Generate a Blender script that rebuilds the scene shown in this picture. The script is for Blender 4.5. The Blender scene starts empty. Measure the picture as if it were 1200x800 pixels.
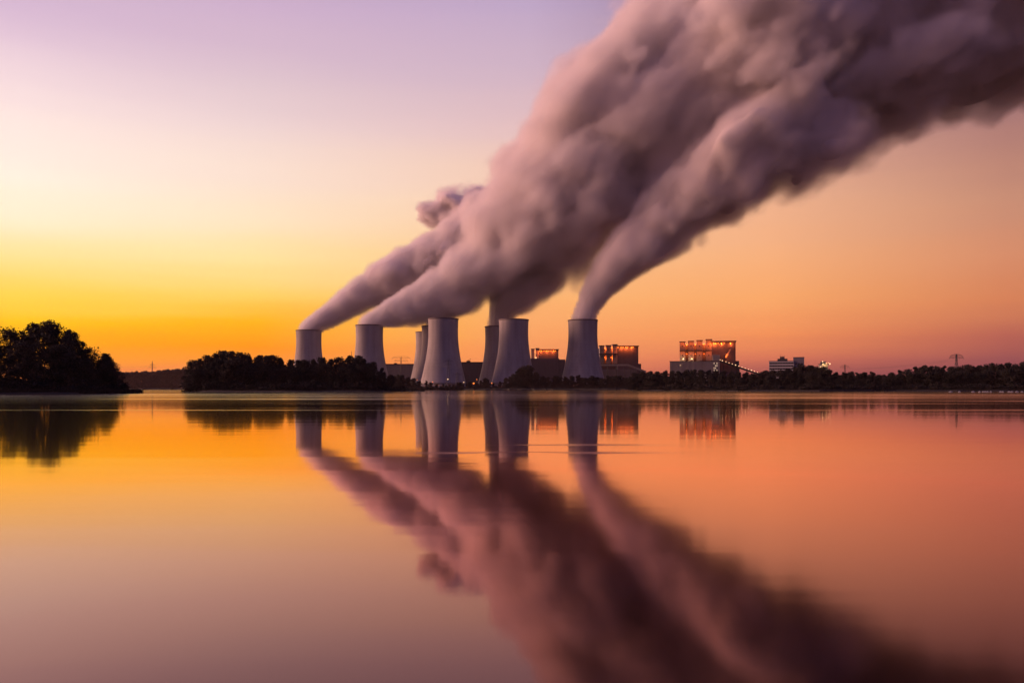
import bpy, bmesh, math, random
import numpy as np
from mathutils import Vector, Matrix

random.seed(7)
RNG = np.random.default_rng(11)
R = math.radians
scene = bpy.context.scene
COL = scene.collection

# ------------------------------------------------------------------ camera
F = 933.0            # focal length in photo pixels (28 mm lens, 1200 px wide frame)
HY = 455.5           # row of the horizon in the photo
CAMH = 1.6
cam_d = bpy.data.cameras.new('camera')
cam_d.sensor_width = 36.0
cam_d.lens = 28.0
cam_d.shift_y = (HY - 400.0) / 1200.0
cam_d.clip_start = 0.1
cam_d.clip_end = 20000
cam = bpy.data.objects.new('camera', cam_d)
cam.location = (0, 0, CAMH)
cam.rotation_euler = (R(90), 0, 0)
COL.objects.link(cam)
scene.camera = cam

def lin(c):
    out = []
    for v in c:
        v = v / 255.0
        out.append(v / 12.92 if v <= 0.04045 else ((v + 0.055) / 1.055) ** 2.4)
    return tuple(out) + (1.0,)

# ------------------------------------------------------------------ sky
SUN_AZ = R(-40)                 # afterglow: beyond the left edge of the frame
world = bpy.data.worlds.new('World')
scene.world = world
world.use_nodes = True
nt = world.node_tree
for n in list(nt.nodes):
    nt.nodes.remove(n)

def N(t, tree=None):
    return (tree or nt).nodes.new(t)

def math_node(tree, op, a, b=None, c=None, clamp=False):
    n = tree.nodes.new('ShaderNodeMath')
    n.operation = op
    n.use_clamp = clamp
    for i, v in enumerate((a, b, c)):
        if v is None:
            continue
        if isinstance(v, (int, float)):
            n.inputs[i].default_value = v
        else:
            tree.links.new(v, n.inputs[i])
    return n.outputs[0]

tc = N('ShaderNodeTexCoord')
sep = N('ShaderNodeSeparateXYZ')
nt.links.new(tc.outputs['Generated'], sep.inputs[0])
elev = math_node(nt, 'ARCSINE', sep.outputs[2])
wn = N('ShaderNodeTexNoise')                    # faint streaks of murk lying level in the air
wn.inputs['Scale'].default_value = 1.0
wn.inputs['Detail'].default_value = 5
wm = N('ShaderNodeMapping')
wm.inputs['Scale'].default_value = (1.6, 1.6, 22)
nt.links.new(tc.outputs['Generated'], wm.inputs[0])
nt.links.new(wm.outputs[0], wn.inputs['Vector'])
elev2 = math_node(nt, 'ADD', elev, math_node(nt, 'MULTIPLY', math_node(nt, 'SUBTRACT', wn.outputs[0], 0.5), R(2.4)))
fac = math_node(nt, 'DIVIDE', elev2, R(45), clamp=True)
az = math_node(nt, 'ARCTAN2', sep.outputs[0], sep.outputs[1])
d0 = math_node(nt, 'ABSOLUTE', math_node(nt, 'SUBTRACT', az, SUN_AZ))
delta = math_node(nt, 'MINIMUM', d0, math_node(nt, 'SUBTRACT', 2 * math.pi, d0))

HAZE = 2.1e-5
SKY_GAIN = 1.5
def through_haze(c, e):
    T = math.exp(-HAZE * min(4300, 960 / max(1e-3, math.sin(R(max(e, .1))))))
    S = (0.24, 0.12, 0.09)
    return tuple(max(0.0, (v - q * (1 - T)) / T) / SKY_GAIN for v, q in zip(lin(c)[:3], S)) + (1.0,)

def ramp(stops):
    r = N('ShaderNodeValToRGB')
    cr = r.color_ramp
    cr.interpolation = 'LINEAR'
    while len(cr.elements) > 1:
        cr.elements.remove(cr.elements[-1])
    for i, (e, c) in enumerate(stops):
        p = max(0.0, min(1.0, e / 45.0))
        el = cr.elements[0] if i == 0 else cr.elements.new(p)
        el.position = p
        el.color = through_haze(c, e)
    nt.links.new(fac, r.inputs[0])
    return r.outputs[0]

# (elevation in degrees, colour) for five headings counted away from the afterglow
def elev_of(px, py):
    dx = (px - 600) / F
    return math.degrees(math.atan((HY - py) / F / math.sqrt(1 + dx * dx)))

SKY = [
    # x = 20
    (20, [(450, (235, 128, 70)), (435, (245, 140, 70)), (420, (255, 158, 40)), (400, (255, 165, 0)), (375, (255, 196, 0)),
          (345, (255, 214, 78)), (300, (255, 230, 150)), (250, (255, 242, 208)), (200, (255, 242, 224)), (150, (255, 232, 224)),
          (100, (246, 220, 222)), (50, (229, 200, 216)), (0, (214, 184, 210)), (-200, (170, 150, 190)), (-450, (130, 118, 160))]),
    # x = 300
    (300, [(450, (215, 112, 72)), (435, (235, 132, 85)), (420, (250, 146, 62)), (400, (255, 149, 0)), (375, (255, 180, 14)),
           (345, (255, 210, 98)), (300, (255, 228, 158)), (250, (255, 230, 196)), (200, (250, 224, 208)), (150, (238, 212, 210)),
           (100, (224, 198, 206)), (50, (213, 184, 204)), (0, (206, 176, 204)), (-200, (160, 140, 180)), (-450, (120, 108, 150))]),
    # x = 620
    (620, [(450, (190, 95, 78)), (435, (225, 120, 88)), (415, (242, 145, 92)), (390, (248, 162, 98)), (350, (250, 180, 112)),
           (300, (250, 192, 135)), (230, (246, 204, 172)), (150, (226, 190, 190)), (80, (206, 178, 196)), (0, (190, 166, 198)),
           (-200, (140, 125, 165)), (-450, (105, 96, 140))]),
    # x = 900
    (900, [(450, (138, 71, 74)), (435, (160, 86, 83)), (415, (213, 116, 87)), (390, (242, 145, 88)), (350, (248, 168, 104)),
           (300, (246, 176, 124)), (230, (238, 178, 142)), (150, (205, 155, 150)), (60, (165, 130, 150)), (-100, (120, 105, 140)),
           (-450, (90, 84, 128))]),
    # x = 1180
    (1180, [(450, (116, 58, 68)), (435, (136, 72, 77)), (415, (148, 80, 82)), (390, (180, 97, 82)), (350, (213, 129, 87)),
            (300, (213, 141, 105)), (230, (198, 141, 116)), (150, (172, 123, 116)), (60, (130, 100, 118)), (-100, (84, 78, 116)),
            (-450, (62, 64, 112))]),
]
cols, az_stops = [], []
for px, st in SKY:
    cols.append(ramp([(elev_of(px, py) if py > -150 else (33 if py > -300 else 45), c) for py, c in st]))
    az_stops.append(math.atan((px - 600) / F) - SUN_AZ)
# the half of the sky behind the camera: dusk blue and purple, much dimmer
cols.append(ramp([(0, (92, 64, 72)), (6, (116, 82, 90)), (14, (114, 88, 110)), (30, (86, 86, 144)), (45, (76, 82, 148))]))
az_stops.append(R(125))
cur = cols[0]
for i in range(1, len(cols)):
    mr = N('ShaderNodeMapRange')
    mr.interpolation_type = 'LINEAR'
    nt.links.new(delta, mr.inputs[0])
    mr.inputs[1].default_value = az_stops[i - 1]
    mr.inputs[2].default_value = az_stops[i]
    mx = N('ShaderNodeMix')
    mx.data_type = 'RGBA'
    nt.links.new(mr.outputs[0], mx.inputs[0])
    nt.links.new(cur, mx.inputs[6])
    nt.links.new(cols[i], mx.inputs[7])
    cur = mx.outputs[2]
sky = N('ShaderNodeTexSky')
sky.sky_type = 'NISHITA'
sky.sun_disc = False
sky.sun_elevation = R(1.5)
sky.sun_rotation = SUN_AZ
bg1 = N('ShaderNodeBackground')
nt.links.new(cur, bg1.inputs[0])
bg1.inputs[1].default_value = SKY_GAIN
bg2 = N('ShaderNodeBackground')
nt.links.new(sky.outputs[0], bg2.inputs[0])
bg2.inputs[1].default_value = 0.002
addb = N('ShaderNodeAddShader')
nt.links.new(bg1.outputs[0], addb.inputs[0])
nt.links.new(bg2.outputs[0], addb.inputs[1])
wout = N('ShaderNodeOutputWorld')
nt.links.new(addb.outputs[0], wout.inputs['Surface'])

# last light of the sun just under the horizon on the left, very weak and wide
sun_d = bpy.data.lights.new('sun', 'SUN')
sun_d.energy = 5.0
sun_d.angle = R(36)
sun_d.color = (1.0, 0.50, 0.38)
sun = bpy.data.objects.new('sun', sun_d)
COL.objects.link(sun)
sa, se = R(-80), R(10)
sdir = Vector((math.sin(sa) * math.cos(se), math.cos(sa) * math.cos(se), math.sin(se)))   # towards the sun
sun.rotation_euler = (-sdir).to_track_quat('-Z', 'Y').to_euler()
sun.location = (-800, 400, 300)

scene.view_settings.view_transform = 'Standard'
scene.view_settings.look = 'None'
scene.view_settings.exposure = 0.0
scene.view_settings.gamma = 1.0
scene.view_settings.use_curve_mapping = False
cy = scene.cycles
cy.use_denoising = True
try:
    cy.denoiser = 'OPENIMAGEDENOISE'
except Exception:
    pass
cy.use_adaptive_sampling = True
cy.adaptive_threshold = 0.015
cy.max_bounces = 8
cy.diffuse_bounces = 2
cy.glossy_bounces = 3
cy.volume_bounces = 4
cy.transparent_max_bounces = 8
cy.volume_step_rate = 1.0
cy.volume_max_steps = 256
cy.sample_clamp_indirect = 4.0
cy.caustics_reflective = False
cy.caustics_refractive = False

# ------------------------------------------------------------------ helpers
def P(px, py, Y):
    return Vector(((px - 600) / F * Y, Y, CAMH + (HY - py) / F * Y))
def X(px, Y):
    return (px - 600) / F * Y
def Z(py, Y):
    return CAMH + (HY - py) / F * Y

def tag(o, label=None, cat=None, group=None, kind=None):
    if label: o['label'] = label
    if cat: o['category'] = cat
    if group: o['group'] = group
    if kind: o['kind'] = kind
    return o

def thing(name, loc, label, cat, group=None):
    o = bpy.data.objects.new(name, None)
    o.empty_display_size = 2
    COL.objects.link(o)
    o.location = loc
    return tag(o, label, cat, group)

def obj(name, bm, mat, parent=None, smooth=False):
    """Link a bmesh, given in world coordinates when top-level or in the thing's own coordinates when a part."""
    me = bpy.data.meshes.new(name)
    bm.to_mesh(me)
    bm.free()
    if smooth:
        for p in me.polygons:
            p.use_smooth = True
    me.materials.append(mat)
    o = bpy.data.objects.new(name, me)
    COL.objects.link(o)
    if parent is not None:
        o.parent = parent
    return o

def box(bm, x0, x1, y0, y1, z0, z1, bev=0.0):
    vs = [bm.verts.new((x, y, z)) for z in (z0, z1) for y in (y0, y1) for x in (x0, x1)]
    fs = [(0, 2, 3, 1), (4, 5, 7, 6), (0, 1, 5, 4), (2, 6, 7, 3), (0, 4, 6, 2), (1, 3, 7, 5)]
    faces = [bm.faces.new([vs[i] for i in f]) for f in fs]
    if bev > 0:
        edges = list({e for f in faces for e in f.edges})
        bmesh.ops.bevel(bm, geom=edges, offset=bev, segments=1, affect='EDGES')

def bar(bm, a, b, w, h=None, n=4):
    """A straight bar of square (n=4) or round section between two points."""
    a, b = Vector(a), Vector(b)
    d = (b - a)
    L = d.length
    q = d.to_track_quat('Z', 'Y').to_matrix()
    h = h or w
    ring = []
    for t in (0, L):
        ring.append([bm.verts.new(a + q @ Vector((math.cos(2 * math.pi * (k + .5) / n) * w * .7, math.sin(2 * math.pi * (k + .5) / n) * h * .7, t))) for k in range(n)])
    for k in range(n):
        bm.faces.new((ring[0][k], ring[0][(k + 1) % n], ring[1][(k + 1) % n], ring[1][k]))
    bm.faces.new(ring[0][::-1])
    bm.faces.new(ring[1])

def mat(name, color, rough=0.8, noise=None, metallic=0.0, amount=0.35, stretch=(1, 1, 1), bump=0.0):
    m = bpy.data.materials.new(name)
    m.use_nodes = True
    t = m.node_tree
    b = t.nodes['Principled BSDF']
    b.inputs['Roughness'].default_value = rough
    b.inputs['Metallic'].default_value = metallic
    b.inputs['Base Color'].default_value = (*color, 1)
    if noise:
        c = t.nodes.new('ShaderNodeTexCoord')
        mp = t.nodes.new('ShaderNodeMapping')
        mp.inputs['Scale'].default_value = stretch
        nz = t.nodes.new('ShaderNodeTexNoise')
        nz.inputs['Scale'].default_value = noise
        nz.inputs['Detail'].default_value = 5
        t.links.new(c.outputs['Object'], mp.inputs[0])
        t.links.new(mp.outputs[0], nz.inputs['Vector'])
        mx = t.nodes.new('ShaderNodeMix')
        mx.data_type = 'RGBA'
        mx.inputs[6].default_value = (*[v * (1 - amount) for v in color], 1)
        mx.inputs[7].default_value = (*[min(1, v * (1 + amount)) for v in color], 1)
        t.links.new(nz.outputs[0], mx.inputs[0])
        t.links.new(mx.outputs[2], b.inputs['Base Color'])
        if bump:
            bp = t.nodes.new('ShaderNodeBump')
            bp.inputs['Strength'].default_value = bump
            t.links.new(nz.outputs[0], bp.inputs['Height'])
            t.links.new(bp.outputs[0], b.inputs['Normal'])
    return m

def emit(name, color, strength):
    m = bpy.data.materials.new(name)
    m.use_nodes = True
    b = m.node_tree.nodes['Principled BSDF']
    b.inputs['Base Color'].default_value = (*color, 1)
    b.inputs['Emission Color'].default_value = (*color, 1)
    b.inputs['Emission Strength'].default_value = strength
    return m

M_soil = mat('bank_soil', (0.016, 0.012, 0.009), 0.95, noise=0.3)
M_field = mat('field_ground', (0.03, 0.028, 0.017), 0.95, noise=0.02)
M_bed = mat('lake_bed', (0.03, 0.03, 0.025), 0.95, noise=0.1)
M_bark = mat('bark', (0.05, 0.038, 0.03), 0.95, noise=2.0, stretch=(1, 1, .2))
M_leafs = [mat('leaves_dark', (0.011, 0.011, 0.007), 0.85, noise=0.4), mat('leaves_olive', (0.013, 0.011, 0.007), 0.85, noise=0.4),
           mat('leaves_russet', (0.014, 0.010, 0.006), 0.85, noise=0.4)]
M_reed = mat('reed', (0.02, 0.016, 0.009), 0.9, noise=0.5)
M_cladding = mat('dark_cladding', (0.07, 0.07, 0.10), 0.7, noise=0.08, stretch=(3, 3, .3))
M_cladding2 = mat('grey_cladding', (0.17, 0.16, 0.18), 0.7, noise=0.08, stretch=(3, 3, .3))
M_conc = mat('pale_concrete', (0.46, 0.42, 0.39), 0.9, noise=0.1, stretch=(2, 2, .4))
M_shaftc = mat('shaft_concrete', (0.30, 0.27, 0.25), 0.9, noise=0.2, stretch=(2, 2, .3))
M_roofm = mat('roof_felt', (0.05, 0.05, 0.055), 0.9)
M_steel = mat('galvanised_steel', (0.08, 0.08, 0.085), 0.6, metallic=0.3)
M_white = mat('white_render', (0.55, 0.52, 0.50), 0.85, noise=0.2, amount=.12)
M_glass = mat('window_glass', (0.02, 0.02, 0.025), 0.15)
M_float = mat('white_plastic', (0.5, 0.47, 0.45), 0.5)
M_lampO = emit('sodium_lamp', (1.0, 0.22, 0.025), 3.0)
M_lampW = emit('warm_lamp', (1.0, 0.62, 0.32), 2.0)
M_win = emit('lit_window', (1.0, 0.75, 0.5), 0.5)

# ------------------------------------------------------------------ water
def bands(t, c, sp):
    """Cat's paws: belts of wind-ruffled water lying along the shore, ragged and broken."""
    total = None
    for y0, y1, soft, amt, sx, thr in ((105, 260, 40, .03, .006, .22), (58.5, 62.0, 1.2, .08, .02, .44), (84, 90, 3, .10, .015, .5), (19.6, 20.3, .3, .15, .3, .34), (22.5, 23.2, .3, .12, .25, .38)):
        mp = t.nodes.new('ShaderNodeMapping')
        mp.inputs['Scale'].default_value = (sx, 1.2 / max(2, (y1 - y0)), 1)
        mp.inputs['Location'].default_value = (y0 * .37, 0, 0)
        t.links.new(c.outputs['Object'], mp.inputs[0])
        nz = t.nodes.new('ShaderNodeTexNoise')
        nz.inputs['Scale'].default_value = 1.0
        nz.inputs['Detail'].default_value = 4
        t.links.new(mp.outputs[0], nz.inputs['Vector'])
        wob = math_node(t, 'MULTIPLY', math_node(t, 'SUBTRACT', nz.outputs[0], .5), (y1 - y0) * .9)
        yy = math_node(t, 'ADD', sp.outputs[1], wob)
        a = t.nodes.new('ShaderNodeMapRange'); a.interpolation_type = 'SMOOTHSTEP'
        a.inputs[1].default_value = y0 - soft; a.inputs[2].default_value = y0 + soft
        t.links.new(yy, a.inputs[0])
        b = t.nodes.new('ShaderNodeMapRange'); b.interpolation_type = 'SMOOTHSTEP'
        b.inputs[1].default_value = y1 + soft; b.inputs[2].default_value = y1 - soft
        t.links.new(yy, b.inputs[0])
        g = t.nodes.new('ShaderNodeMapRange'); g.interpolation_type = 'SMOOTHSTEP'
        g.inputs[1].default_value = thr; g.inputs[2].default_value = thr + .2
        t.links.new(nz.outputs[0], g.inputs[0])
        if y0 < 30:                                          # two short gusts only, off the towers
            w = t.nodes.new('ShaderNodeMapRange'); w.interpolation_type = 'SMOOTHSTEP'
            w.inputs[1].default_value = 4.4 if y0 < 21 else 4.0; w.inputs[2].default_value = 1.2
            t.links.new(math_node(t, 'ABSOLUTE', math_node(t, 'SUBTRACT', sp.outputs[0], .7 if y0 < 21 else 1.6)), w.inputs[0])
            a = type('o', (), {'outputs': [math_node(t, 'MULTIPLY', a.outputs[0], w.outputs[0])]})
        v = math_node(t, 'MULTIPLY', math_node(t, 'MULTIPLY', a.outputs[0], b.outputs[0]), math_node(t, 'MULTIPLY', g.outputs[0], amt))
        total = v if total is None else math_node(t, 'ADD', total, v)
    return total

def water_material():
    m = bpy.data.materials.new('lake_water')
    m.use_nodes = True
    t = m.node_tree
    for n in list(t.nodes):
        t.nodes.remove(n)
    out = t.nodes.new('ShaderNodeOutputMaterial')
    gl = t.nodes.new('ShaderNodeBsdfGlossy')
    gl.distribution = 'GGX'
    df = t.nodes.new('ShaderNodeBsdfDiffuse')
    df.inputs[0].default_value = (0.002, 0.001, 0.001, 1)
    ad = t.nodes.new('ShaderNodeAddShader')
    t.links.new(gl.outputs[0], ad.inputs[0])
    t.links.new(df.outputs[0], ad.inputs[1])
    t.links.new(ad.outputs[0], out.inputs[0])
    fr = t.nodes.new('ShaderNodeFresnel')
    fr.inputs[0].default_value = 1.333
    cc = t.nodes.new('ShaderNodeCombineColor')
    for i, (k, cap) in enumerate(((1.80, .97), (1.12, .90), (1.04, .80))):          # reflected light brightened and warmed in the mirror colour, beyond plain Fresnel
        t.links.new(math_node(t, 'MINIMUM', math_node(t, 'MULTIPLY', fr.outputs[0], k), cap), cc.inputs[i])
    t.links.new(cc.outputs[0], gl.inputs['Color'])
    c = t.nodes.new('ShaderNodeTexCoord')
    # breeze streaks: long along the shore, short across it, wider far out
    mp = t.nodes.new('ShaderNodeMapping')
    mp.inputs['Scale'].default_value = (0.011, 0.055, 1)
    mp.inputs['Rotation'].default_value = (0, 0, R(1.2))
    t.links.new(c.outputs['Object'], mp.inputs[0])
    n1 = t.nodes.new('ShaderNodeTexNoise')
    n1.inputs['Scale'].default_value = 1.0
    n1.inputs['Detail'].default_value = 4
    t.links.new(mp.outputs[0], n1.inputs['Vector'])
    r1 = t.nodes.new('ShaderNodeMapRange')
    r1.inputs[1].default_value = 0.56
    r1.inputs[2].default_value = 0.70
    t.links.new(n1.outputs[0], r1.inputs[0])
    # open water in the middle of the lake is ruffled by the breeze, the near bay lies sheltered and still
    sp = t.nodes.new('ShaderNodeSeparateXYZ')
    t.links.new(c.outputs['Object'], sp.inputs[0])
    r2 = t.nodes.new('ShaderNodeMapRange')
    r2.interpolation_type = 'SMOOTHSTEP'
    r2.inputs[1].default_value = 30
    r2.inputs[2].default_value = 75
    r2.inputs[3].default_value = 0.0
    r2.inputs[4].default_value = 1.0
    t.links.new(sp.outputs[1], r2.inputs[0])
    st = math_node(t, 'MULTIPLY', r1.outputs[0], r2.outputs[0])
    r3 = t.nodes.new('ShaderNodeMapRange')
    r3.interpolation_type = 'SMOOTHSTEP'
    r3.inputs[1].default_value = 75
    r3.inputs[2].default_value = 200
    r3.inputs[3].default_value = 0.0
    r3.inputs[4].default_value = 1.0
    t.links.new(sp.outputs[1], r3.inputs[0])
    rough = math_node(t, 'ADD', 0.05, math_node(t, 'MULTIPLY', st, 0.09))
    rough = math_node(t, 'ADD', rough, math_node(t, 'MULTIPLY', r3.outputs[0], 0.02))
    pa = t.nodes.new('ShaderNodeMapRange')              # a light breath of wind ruffles the near right corner
    pa.interpolation_type = 'SMOOTHSTEP'
    pa.inputs[1].default_value = -1.0
    pa.inputs[2].default_value = 8.0
    t.links.new(sp.outputs[0], pa.inputs[0])
    pb = t.nodes.new('ShaderNodeMapRange')
    pb.interpolation_type = 'SMOOTHSTEP'
    pb.inputs[1].default_value = 30.0
    pb.inputs[2].default_value = 8.0
    t.links.new(sp.outputs[1], pb.inputs[0])
    rough = math_node(t, 'ADD', rough, math_node(t, 'MULTIPLY', math_node(t, 'MULTIPLY', pa.outputs[0], pb.outputs[0]), 0.15))
    rough = math_node(t, 'ADD', rough, bands(t, c, sp))
    t.links.new(rough, gl.inputs['Roughness'])
    # faint ripples
    mp2 = t.nodes.new('ShaderNodeMapping')
    mp2.inputs['Scale'].default_value = (0.05, 0.5, 1)
    t.links.new(c.outputs['Object'], mp2.inputs[0])
    n2 = t.nodes.new('ShaderNodeTexNoise')
    n2.inputs['Scale'].default_value = 1.0
    n2.inputs['Detail'].default_value = 3
    t.links.new(mp2.outputs[0], n2.inputs['Vector'])
    bp = t.nodes.new('ShaderNodeBump')
    bp.inputs['Strength'].default_value = 1.0
    bp.inputs['Distance'].default_value = 0.004
    t.links.new(n2.outputs[0], bp.inputs['Height'])
    t.links.new(bp.outputs[0], gl.inputs['Normal'])
    return m

def sheet(name, x0, x1, y0, y1, z, m):
    bm = bmesh.new()
    vs = [bm.verts.new(p) for p in ((x0, y0, z), (x1, y0, z), (x1, y1, z), (x0, y1, z))]
    bm.faces.new(vs)
    return obj(name, bm, m)

tag(sheet('lake_water', -3500, 3500, -150, 4700, 0.0, water_material()), kind='structure')
tag(sheet('lake_ground', -3600, 3600, -200, 4800, -3.0, M_bed), kind='structure')

def bank(name, front, back, ztop, m, lip=1.6):
    """Land with an irregular shore: FRONT and BACK are lists of (px, Y); the outline slopes from under the water to ZTOP."""
    pts = []
    for seg in (front, back):
        for (a, b) in zip(seg[:-1], seg[1:]):
            p, q = Vector((X(*a), a[1])), Vector((X(*b), b[1]))
            n = max(2, int((q - p).length / 6))
            n = min(n, 60)
            for i in range(n):
                j = min(4.0, (q - p).length * .02)
                pts.append(p.lerp(q, i / n) + Vector((random.uniform(-j, j), random.uniform(-j, j))))
        last = seg[-1]
        pts.append(Vector((X(*last), last[1])))
    cen = sum(pts, Vector((0, 0))) / len(pts)
    bm = bmesh.new()
    rings = []
    for k, (z, off) in enumerate(((-2.6, -3.0), (0.12, 0.0), (ztop * .6, lip * .5), (ztop, lip * 2.0))):
        ring = []
        for p in pts:
            d = (cen - p)
            d = d / max(d.length, 1e-6)
            ring.append(bm.verts.new((p.x + d.x * off, p.y + d.y * off, z + (random.uniform(-.1, .1) if k > 1 else 0))))
        rings.append(ring)
    n = len(pts)
    for a, b in zip(rings[:-1], rings[1:]):
        for i in range(n):
            bm.faces.new((a[i], a[(i + 1) % n], b[(i + 1) % n], b[i]))
    f = bm.faces.new(rings[-1])
    bmesh.ops.triangulate(bm, faces=[f])
    bmesh.ops.recalc_face_normals(bm, faces=bm.faces)
    return tag(obj(name, bm, m), kind='structure')

bank('bank_ground', [(-260, 215), (0, 232), (90, 240), (137, 262), (163, 285)], [(166, 292), (120, 330), (60, 360), (-300, 380)], 0.7, M_soil)
bank('island_ground', [(219, 470), (240, 445), (330, 432), (440, 436), (497, 540)], [(499, 570), (440, 640), (330, 640), (225, 560)], 0.8, M_soil)
bank('shore_ground', [(752, 640), (800, 600), (880, 520), (960, 490), (1040, 520), (1120, 500), (1320, 480)],
     [(1420, 520), (1380, 900), (1000, 960), (790, 800)], 0.9, M_soil)
bank('field_ground', [(-700, 1560), (60, 1520), (300, 1400), (440, 1080), (560, 1010), (700, 990), (820, 1000), (1500, 1000), (2000, 1100)],
     [(2000, 1500), (1080, 4600), (150, 4600), (-400, 3000)], 2.2, M_field)

# ------------------------------------------------------------------ cooling towers
def tower_material():
    m = mat('tower_concrete', (0.34, 0.31, 0.305), 0.92)
    t = m.node_tree
    b = t.nodes['Principled BSDF']
    c = t.nodes.new('ShaderNodeTexCoord')
    def noise(scale, stretch, detail=5):
        mp = t.nodes.new('ShaderNodeMapping')
        mp.inputs['Scale'].default_value = stretch
        nz = t.nodes.new('ShaderNodeTexNoise')
        nz.inputs['Scale'].default_value = scale
        nz.inputs['Detail'].default_value = detail
        t.links.new(c.outputs['Object'], mp.inputs[0])
        t.links.new(mp.outputs[0], nz.inputs['Vector'])
        return nz.outputs[0]
    streak = noise(0.16, (1, 1, 0.05))
    blot = noise(0.035, (1, 1, 1.0))
    sp = t.nodes.new('ShaderNodeSeparateXYZ')
    t.links.new(c.outputs['Object'], sp.inputs[0])
    lift = math_node(t, 'FRACT', math_node(t, 'DIVIDE', sp.outputs[2], 5.2))          # casting lifts of the shell
    joint = math_node(t, 'LESS_THAN', lift, 0.10)
    v = math_node(t, 'ADD', math_node(t, 'MULTIPLY', streak, 0.75), math_node(t, 'MULTIPLY', blot, 0.5))
    v = math_node(t, 'SUBTRACT', math_node(t, 'ADD', v, 0.30), math_node(t, 'MULTIPLY', joint, 0.07))
    vm = t.nodes.new('ShaderNodeVectorMath')
    vm.operation = 'SCALE'
    vm.inputs[0].default_value = (0.37, 0.34, 0.325)
    t.links.new(v, vm.inputs['Scale'])
    t.links.new(vm.outputs[0], b.inputs['Base Color'])
    return m
M_tower = tower_material()
M_rim = mat('rim_concrete', (0.16, 0.13, 0.13), 0.9, noise=0.2)
M_inside = M_tower

TH = 113.0
def tr(z):
    """Shell radius at height z: throat at 92 m."""
    if z > 92:
        return 23.4 * math.sqrt(1 + ((z - 92) / 95.0) ** 2)
    return 23.4 * math.sqrt(1 + ((92 - z) / 68.5) ** 2)

def lathe(bm, prof, n=96, close=True):
    rings = [[bm.verts.new((r * math.cos(2 * math.pi * k / n), r * math.sin(2 * math.pi * k / n), z)) for k in range(n)] for r, z in prof]
    pairs = list(zip(rings[:-1], rings[1:]))
    if close:
        pairs.append((rings[-1], rings[0]))
    for a, b in pairs:
        for k in range(n):
            bm.faces.new((a[k], a[(k + 1) % n], b[(k + 1) % n], b[k]))

def tower_meshes():
    bm = bmesh.new()
    zs = [9.5 + (111.2 - 9.5) * i / 40 for i in range(41)]
    lathe(bm, [(tr(z), z) for z in zs] + [(tr(z) - 0.9, z) for z in reversed(zs)])
    shell = bm
    rim = bmesh.new()
    lathe(rim, [(tr(112) + 0.0, 111.2), (tr(112) + 0.55, 111.2), (tr(112) + 0.55, 113.0), (tr(112) - 1.2, 113.0), (tr(112) - 1.2, 111.2)])
    legs = bmesh.new()
    n = 44
    r0, r1 = 39.5, tr(9.5) - 0.5
    for k in range(n):
        a0 = 2 * math.pi * k / n
        for s in (-.5, .5):
            a1 = a0 + s * 2 * math.pi / n
            bar(legs, (r0 * math.cos(a0), r0 * math.sin(a0), 0.5), (r1 * math.cos(a1), r1 * math.sin(a1), 9.6), 0.8, n=6)
    basin = bmesh.new()
    lathe(basin, [(43, -1), (43, 1.2), (41.5, 1.2), (41.5, -1)], 64)
    return shell, rim, legs, basin

TOW = [  # centre px, top row, label
    (362, 387, 'cooling tower at the far left end of the row, lower half behind island trees'),
    (433, 381, 'cooling tower just behind the right end of the wooded island, thick plume leaving its top'),
    (501.5, 389, 'farthest cooling tower in the trio, only its left side showing as a narrow strip'),
    (510, 382, 'middle cooling tower of the trio, mostly hidden behind the big front one'),
    (519.5, 373.5, 'big front cooling tower of the trio, tallest looking one, with street lights at its foot'),
    (584, 382.5, 'rear cooling tower of the central pair with steam rising straight off its rim'),
    (602, 374.5, 'front cooling tower of the central pair, round dark bush at its lower right'),
    (683, 375, 'cooling tower standing alone at the right end of the row under its own plume'),
]
first = None
towers = []
for i, (px, top, label) in enumerate(TOW):
    Y = (TH - CAMH) * F / (HY - top)
    root = thing('cooling_tower', (X(px, Y), Y, 0), label, 'cooling tower', 'cooling towers of the power station')
    if first is None:
        s, r_, l, b = tower_meshes()
        first = [obj('shell', s, M_tower, root, True), obj('rim', r_, M_rim, root), obj('colonnade', l, M_tower, root), obj('basin', b, M_tower, root)]
    else:
        for ch in first:
            c = ch.copy()
            COL.objects.link(c)
            c.parent = root
    root.rotation_euler.z = i * 0.83
    towers.append(root)

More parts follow.
